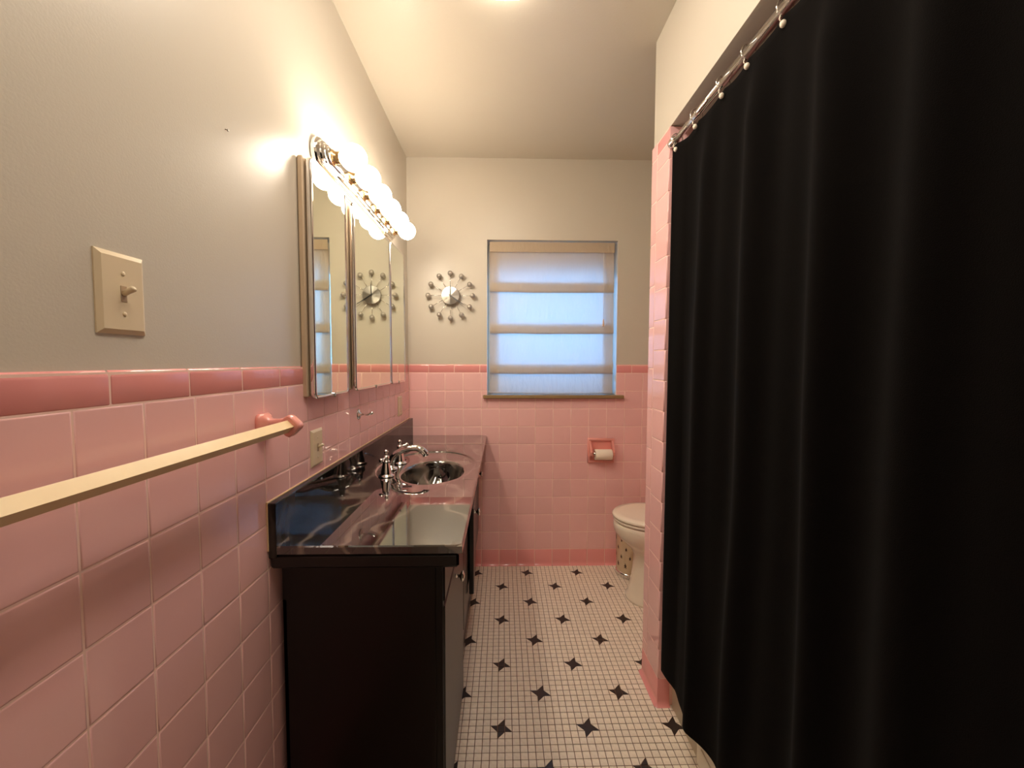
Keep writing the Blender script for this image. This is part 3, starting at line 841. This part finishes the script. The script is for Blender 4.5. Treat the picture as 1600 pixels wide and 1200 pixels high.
# ------------------------------------------------------------------ toilet
tc_ = thing('toilet', 'white porcelain toilet with closed lid behind the pink partition', 'toilet', (.95, 2.175, 0))
TY = 2.175
def egg(xf, xb, wd, z, n=40, sq=2.3, flat=.6):
    """outline with round front at xf (towards -X) and squarer back at xb"""
    pts = []; xc = xf+wd*1.15 if xf+wd*1.15 < xb else (xf+xb)/2
    for k in range(n):
        a = 2*PI*k/n; c, s_ = math.cos(a), math.sin(a)
        if c < 0: x = xc+(xc-xf)*c; y = wd*s_
        else:
            m_ = (abs(c)**sq+abs(s_)**sq)**(-1/sq); x = xc+(xb-xc)*c*m_; y = wd*s_*(m_ if True else 1)
        pts.append((x, TY+y, z))
    return pts
b = MB()
b.loft([egg(.668, 1.17, .128, 0), egg(.669, 1.17, .128, .012), egg(.683, 1.17, .116, .03), egg(.695, 1.17, .104, .10), egg(.706, 1.17, .098, .18), egg(.708, 1.17, .100, .24),
        egg(.690, 1.17, .112, .275), egg(.655, 1.15, .135, .305), egg(.622, 1.12, .156, .335), egg(.604, 1.10, .167, .365), egg(.598, 1.09, .171, .395), egg(.600, 1.09, .171, .415), egg(.608, 1.09, .166, .423)], True, True)
b.build('bowl', PORC, tc_)
b = MB(); b.loft([egg(.603, 1.05, .168, .425), egg(.598, 1.05, .172, .428), egg(.596, 1.05, .173, .436), egg(.600, 1.05, .170, .441)], True, True); b.build('seat', PORC, tc_)
b = MB(); b.loft([egg(.598, 1.05, .172, .4435), egg(.593, 1.05, .176, .447), egg(.592, 1.05, .177, .455), egg(.598, 1.05, .172, .461), egg(.63, 1.03, .145, .4645)], True, True); b.build('lid', PORC, tc_)
b = MB(); b.box(1.075, 1.30, 1.95, 2.40, .42, .78, .02); b.build('tank', PORC, tc_)
b = MB(); b.box(1.065, 1.31, 1.94, 2.41, .782, .815, .010); b.build('tank_lid', PORC, tc_)
b = MB(); b.lathe((1.076, 2.02, .72), (-1, 0, 0), [(.012, 0), (.012, .01), (.006, .014)], 14); b.tube([(1.062, 2.02, .72), (1.058, 2.05, .715), (1.058, 2.09, .71)], [.005, .005, .006], 10); b.build('flush_lever', CHROME, tc_)

# ------------------------------------------------------------------ waste bin
bn = thing('waste_bin', 'ivory metal waste bin with dark motifs and silver base behind the toilet', 'waste bin', (.772, 2.432, 0))
BINM = mat('bin_ivory', rgb(232, 216, 188), .22, metal=.3, noise_col=rgb(220, 200, 168), nscale=30)
b = MB(); b.lathe((.772, 2.432, 0), (0, 0, 1), [(.080, .024), (.083, .03), (.090, .27), (.093, .275), (.090, .28), (.086, .27), (.079, .03), (.0, .03)], 40, False, False); b.build('body', BINM, bn)
b = MB(); b.lathe((.772, 2.432, 0), (0, 0, 1), [(.082, 0), (.087, .003), (.089, .010), (.087, .015), (.089, .020), (.086, .026), (.082, .028)], 40, True, False); b.build('base_ring', CHROME, bn)
MOT = mat('dark_motif', rgb(70, 44, 30), .4)
for (a, z, sc) in ((196, .075, 1.3), (214, .125, 1), (232, .075, 1.3), (250, .125, 1), (197, .175, 1), (216, .225, 1), (235, .175, 1), (251, .225, 1), (178, .125, 1), (268, .075, 1.3), (180, .225, 1)):
    t = math.radians(a); rr_ = .0832+.0070*(z-.03)/.24
    c = Vector((.772+rr_*math.cos(t), 2.432+rr_*math.sin(t), z)); n_ = Vector((math.cos(t), math.sin(t), 0)); u_ = Vector((-math.sin(t), math.cos(t), 0))
    b = MB(); q = [(0, .014), (.003, .004), (.0065, .001), (.003, -.002), (.005, -.010), (0, -.007), (-.005, -.010), (-.003, -.002), (-.0065, .001), (-.003, .004)]
    fr = [c+n_*.0010+u_*x*sc+Vector((0, 0, y*sc)) for x, y in q]; bk = [p-n_*.002 for p in fr]; m_ = len(q)
    b.add(fr+bk, [tuple(range(m_))]+[(i, (i+1) % m_, m_+(i+1) % m_, m_+i) for i in range(m_)]); b.build('motif', MOT, bn)

# ------------------------------------------------------------------ tub
tub = thing('bathtub', 'cream enamelled bathtub behind the black shower curtain', 'bathtub', (.98, .70, 0))
TX0, TX1, TY0, TY1, TZ = .622, XR-.003, -.055, YN-.004, .36
def rrx(x0, x1, y0, y1, r, z, n=8):
    pts = []
    for cx, cy, a0 in ((x1-r, y1-r, 0), (x0+r, y1-r, 90), (x0+r, y0+r, 180), (x1-r, y0+r, 270)):
        for k in range(n+1):
            a = math.radians(a0+90*k/n); pts.append((cx+r*math.cos(a), cy+r*math.sin(a), z))
    return pts
b = MB()
b.loft([rrx(TX0+.004, TX1, TY0, TY1, .003, 0), rrx(TX0+.004, TX1, TY0, TY1, .003, .31), rrx(TX0+.002, TX1, TY0, TY1, .004, .345), rrx(TX0+.010, TX1, TY0, TY1, .008, TZ),
        rrx(TX0+.055, TX1-.05, TY0+.07, TY1-.07, .12, TZ), rrx(TX0+.065, TX1-.06, TY0+.08, TY1-.08, .12, TZ-.02), rrx(TX0+.10, TX1-.09, TY0+.14, TY1-.16, .14, .10), rrx(TX0+.16, TX1-.15, TY0+.22, TY1-.24, .10, .07)], True, True)
b.build('basin', TUBM, tub)
b = MB(); b.box(TX0-.006, TX0+.006, .16, 1.245, .0, .30, .004); b.build('apron_panel', TUBM, tub)
b = MB()
for k in range(3):
    b.box(TX0-.0085, TX0-.004, .20, 1.215, .05+.07*k, .075+.07*k, .002)
b.build('apron_rib', TUBM, tub)

# ------------------------------------------------------------------ shower rod, rings, curtain, liner
rd = thing('shower_rod', 'chrome shower curtain rod spanning the tub opening', 'curtain rod', (.59, .70, 2.02))
def rodx(y): return .582+(1.462-y)*.022
RZ = 2.018
b = MB(); b.tube([(rodx(1.45), 1.45, RZ), (rodx(1.13), 1.13, RZ)], .0105, 24); b.build('inner_tube', CHROME, rd)
b = MB(); b.tube([(rodx(1.14), 1.14, RZ), (rodx(-.05), -.05, RZ)], .0130, 24); b.build('outer_tube', CHROME, rd)
b = MB(); b.lathe((rodx(1.464), 1.464, RZ), (0, -1, 0), [(.016, 0), (.0165, .012), (.0145, .014), (.0145, .030), (.012, .034)], 24)
b.build('end_cap', CHROME, rd)
b = MB(); b.lathe((rodx(-.059), -.059, RZ), (0, 1, 0), [(.016, 0), (.0165, .012), (.0145, .014), (.0145, .030), (.012, .034)], 24); b.build('end_cap', CHROME, rd)
ringY = [1.425, 1.290, 1.143, 1.031, .905, .79, .665, .53, .40, .27, .13, .0]
r0 = None
for k, y in enumerate(ringY[:5]):
    if k == 0:
        x = rodx(y)
        r0 = thing('curtain_ring', '', 'curtain ring', (x, y, RZ), 'hooks along the shower rod')
        b = MB(); b.tube([(x+.019*math.sin(t), y, RZ-.003+.019*math.cos(t)) for t in [2.6-PI*2*.86*q/22 for q in range(23)]], .0015, 8); b.build('wire', CHROME, r0)
        b = MB(); b.tube([(x-.010, y, RZ-.017), (x-.012, y, RZ-.026), (x-.008, y, RZ-.034)], .0015, 8); b.ball((x-.004, y, RZ-.036), .0068, 14, 10, (1, 1, 1.15)); b.build('bead', PORC, r0)
        rr0 = r0
    else:
        rr0 = r0.copy(); COL.objects.link(rr0); rr0.location = (rodx(y), y, RZ)
        for c in r0.children:
            d_ = c.copy(); COL.objects.link(d_); d_.parent = rr0
    L = ['chrome hook with white bead nearest the pink partition, first on the shower rod', 'second chrome hook with white bead along the rod from the partition', 'third chrome hook with white bead from the partition, by the rod joint', 'fourth chrome hook with white bead along the rod from the partition', 'white-beaded chrome hook at the top edge, last one showing beside the curtain']
    rr0['label'] = L[k]

def curtain_x(y, z):
    """sideways position of the cloth"""
    f = max(0, min(1, (1.98-z)/1.84))
    cen = .593-.004*f
    Yr = [1.209, .989, .744, .554, .36, .17, -.02]
    Am = [.021, .022, .030, .026, .026, .024, .02]
    v = 0
    for a, (r, am) in enumerate(zip(Yr, Am)):
        sg = .050 if a else .042
        rs = r + .012*math.sin(z*1.7+a*2.1)
        v -= am*(1.0+.45*f**1.4)*math.exp(-((y-rs)/sg)**2)
    v += .0035*math.sin(y*47+z*1.3)*(1-.3*f)
    v += .010*noise.noise(Vector((y*6, z*1.6, 4.2)))*(.2+f)
    v *= .12+.88*max(0, min(1, (2.0-z)/.16))
    x = cen+v
    edge = max(0, min(1, (y-1.36)/.08))
    x = x*(1-edge)+.578*edge
    return min(x, .606)
CY0_, CY1_ = -.03, 1.448
def ctop(y, dz=0):
    # scallops between the rings
    best = 9
    for a, b_ in zip(ringY[:-1], ringY[1:]):
        if b_ <= y <= a:
            t = (y-b_)/(a-b_); return 2.001-.011*math.sin(PI*t)*min(1, (a-b_)/.12)+dz
    return 2.000+dz-.01*abs(y-ringY[0])/.02*.3
def cbot(y):
    return .146+.006*math.sin(y*9)
def sheet(top, bot, xf, y0, y1, NY, NZ, name, m, th=.0015, **kw):
    vs = []; fs = []
    for s_ in (0, 1):
        for j in range(NZ+1):
            for i in range(NY+1):
                y = y0+(y1-y0)*i/NY; a, c = top(y), bot(y); z = a+(c-a)*j/NZ
                vs.append((xf(y, z)+s_*th, y, z))
    n = NY+1; off = n*(NZ+1)
    for j in range(NZ):
        for i in range(NY):
            a = j*n+i; fs.append((a, a+1, a+n+1, a+n)); fs.append((off+a+n, off+a+n+1, off+a+1, off+a))
    for i in range(NY):
        fs.append((i+1, i, off+i, off+i+1)); a = NZ*n+i; fs.append((a, a+1, off+a+1, off+a))
    for j in range(NZ):
        a = j*n; fs.append((a, a+n, off+a+n, off+a)); a = j*n+NY; fs.append((a+n, a, off+a, off+a+n))
    b_ = MB(); b_.add(vs, fs, True)
    return b_.build(name, m, None, fix=False, **kw)
o = sheet(lambda y: ctop(y), cbot, curtain_x, CY0_, CY1_, 330, 90, 'shower_curtain', CURT)
o['label'] = 'long black cloth shower curtain hanging in deep vertical folds'; o['category'] = 'curtain'
def lx(y, z):
    f = max(0, min(1, (1.97-z)/1.5))
    return curtain_x(y, z)+.006+.060*f
o = sheet(lambda y: ctop(y)+.002, lambda y: .40, lx, -.03, 1.457, 160, 30, 'shower_liner', LINER, .0008)
o['label'] = 'thin white shower liner just behind the black curtain'; o['category'] = 'curtain liner'
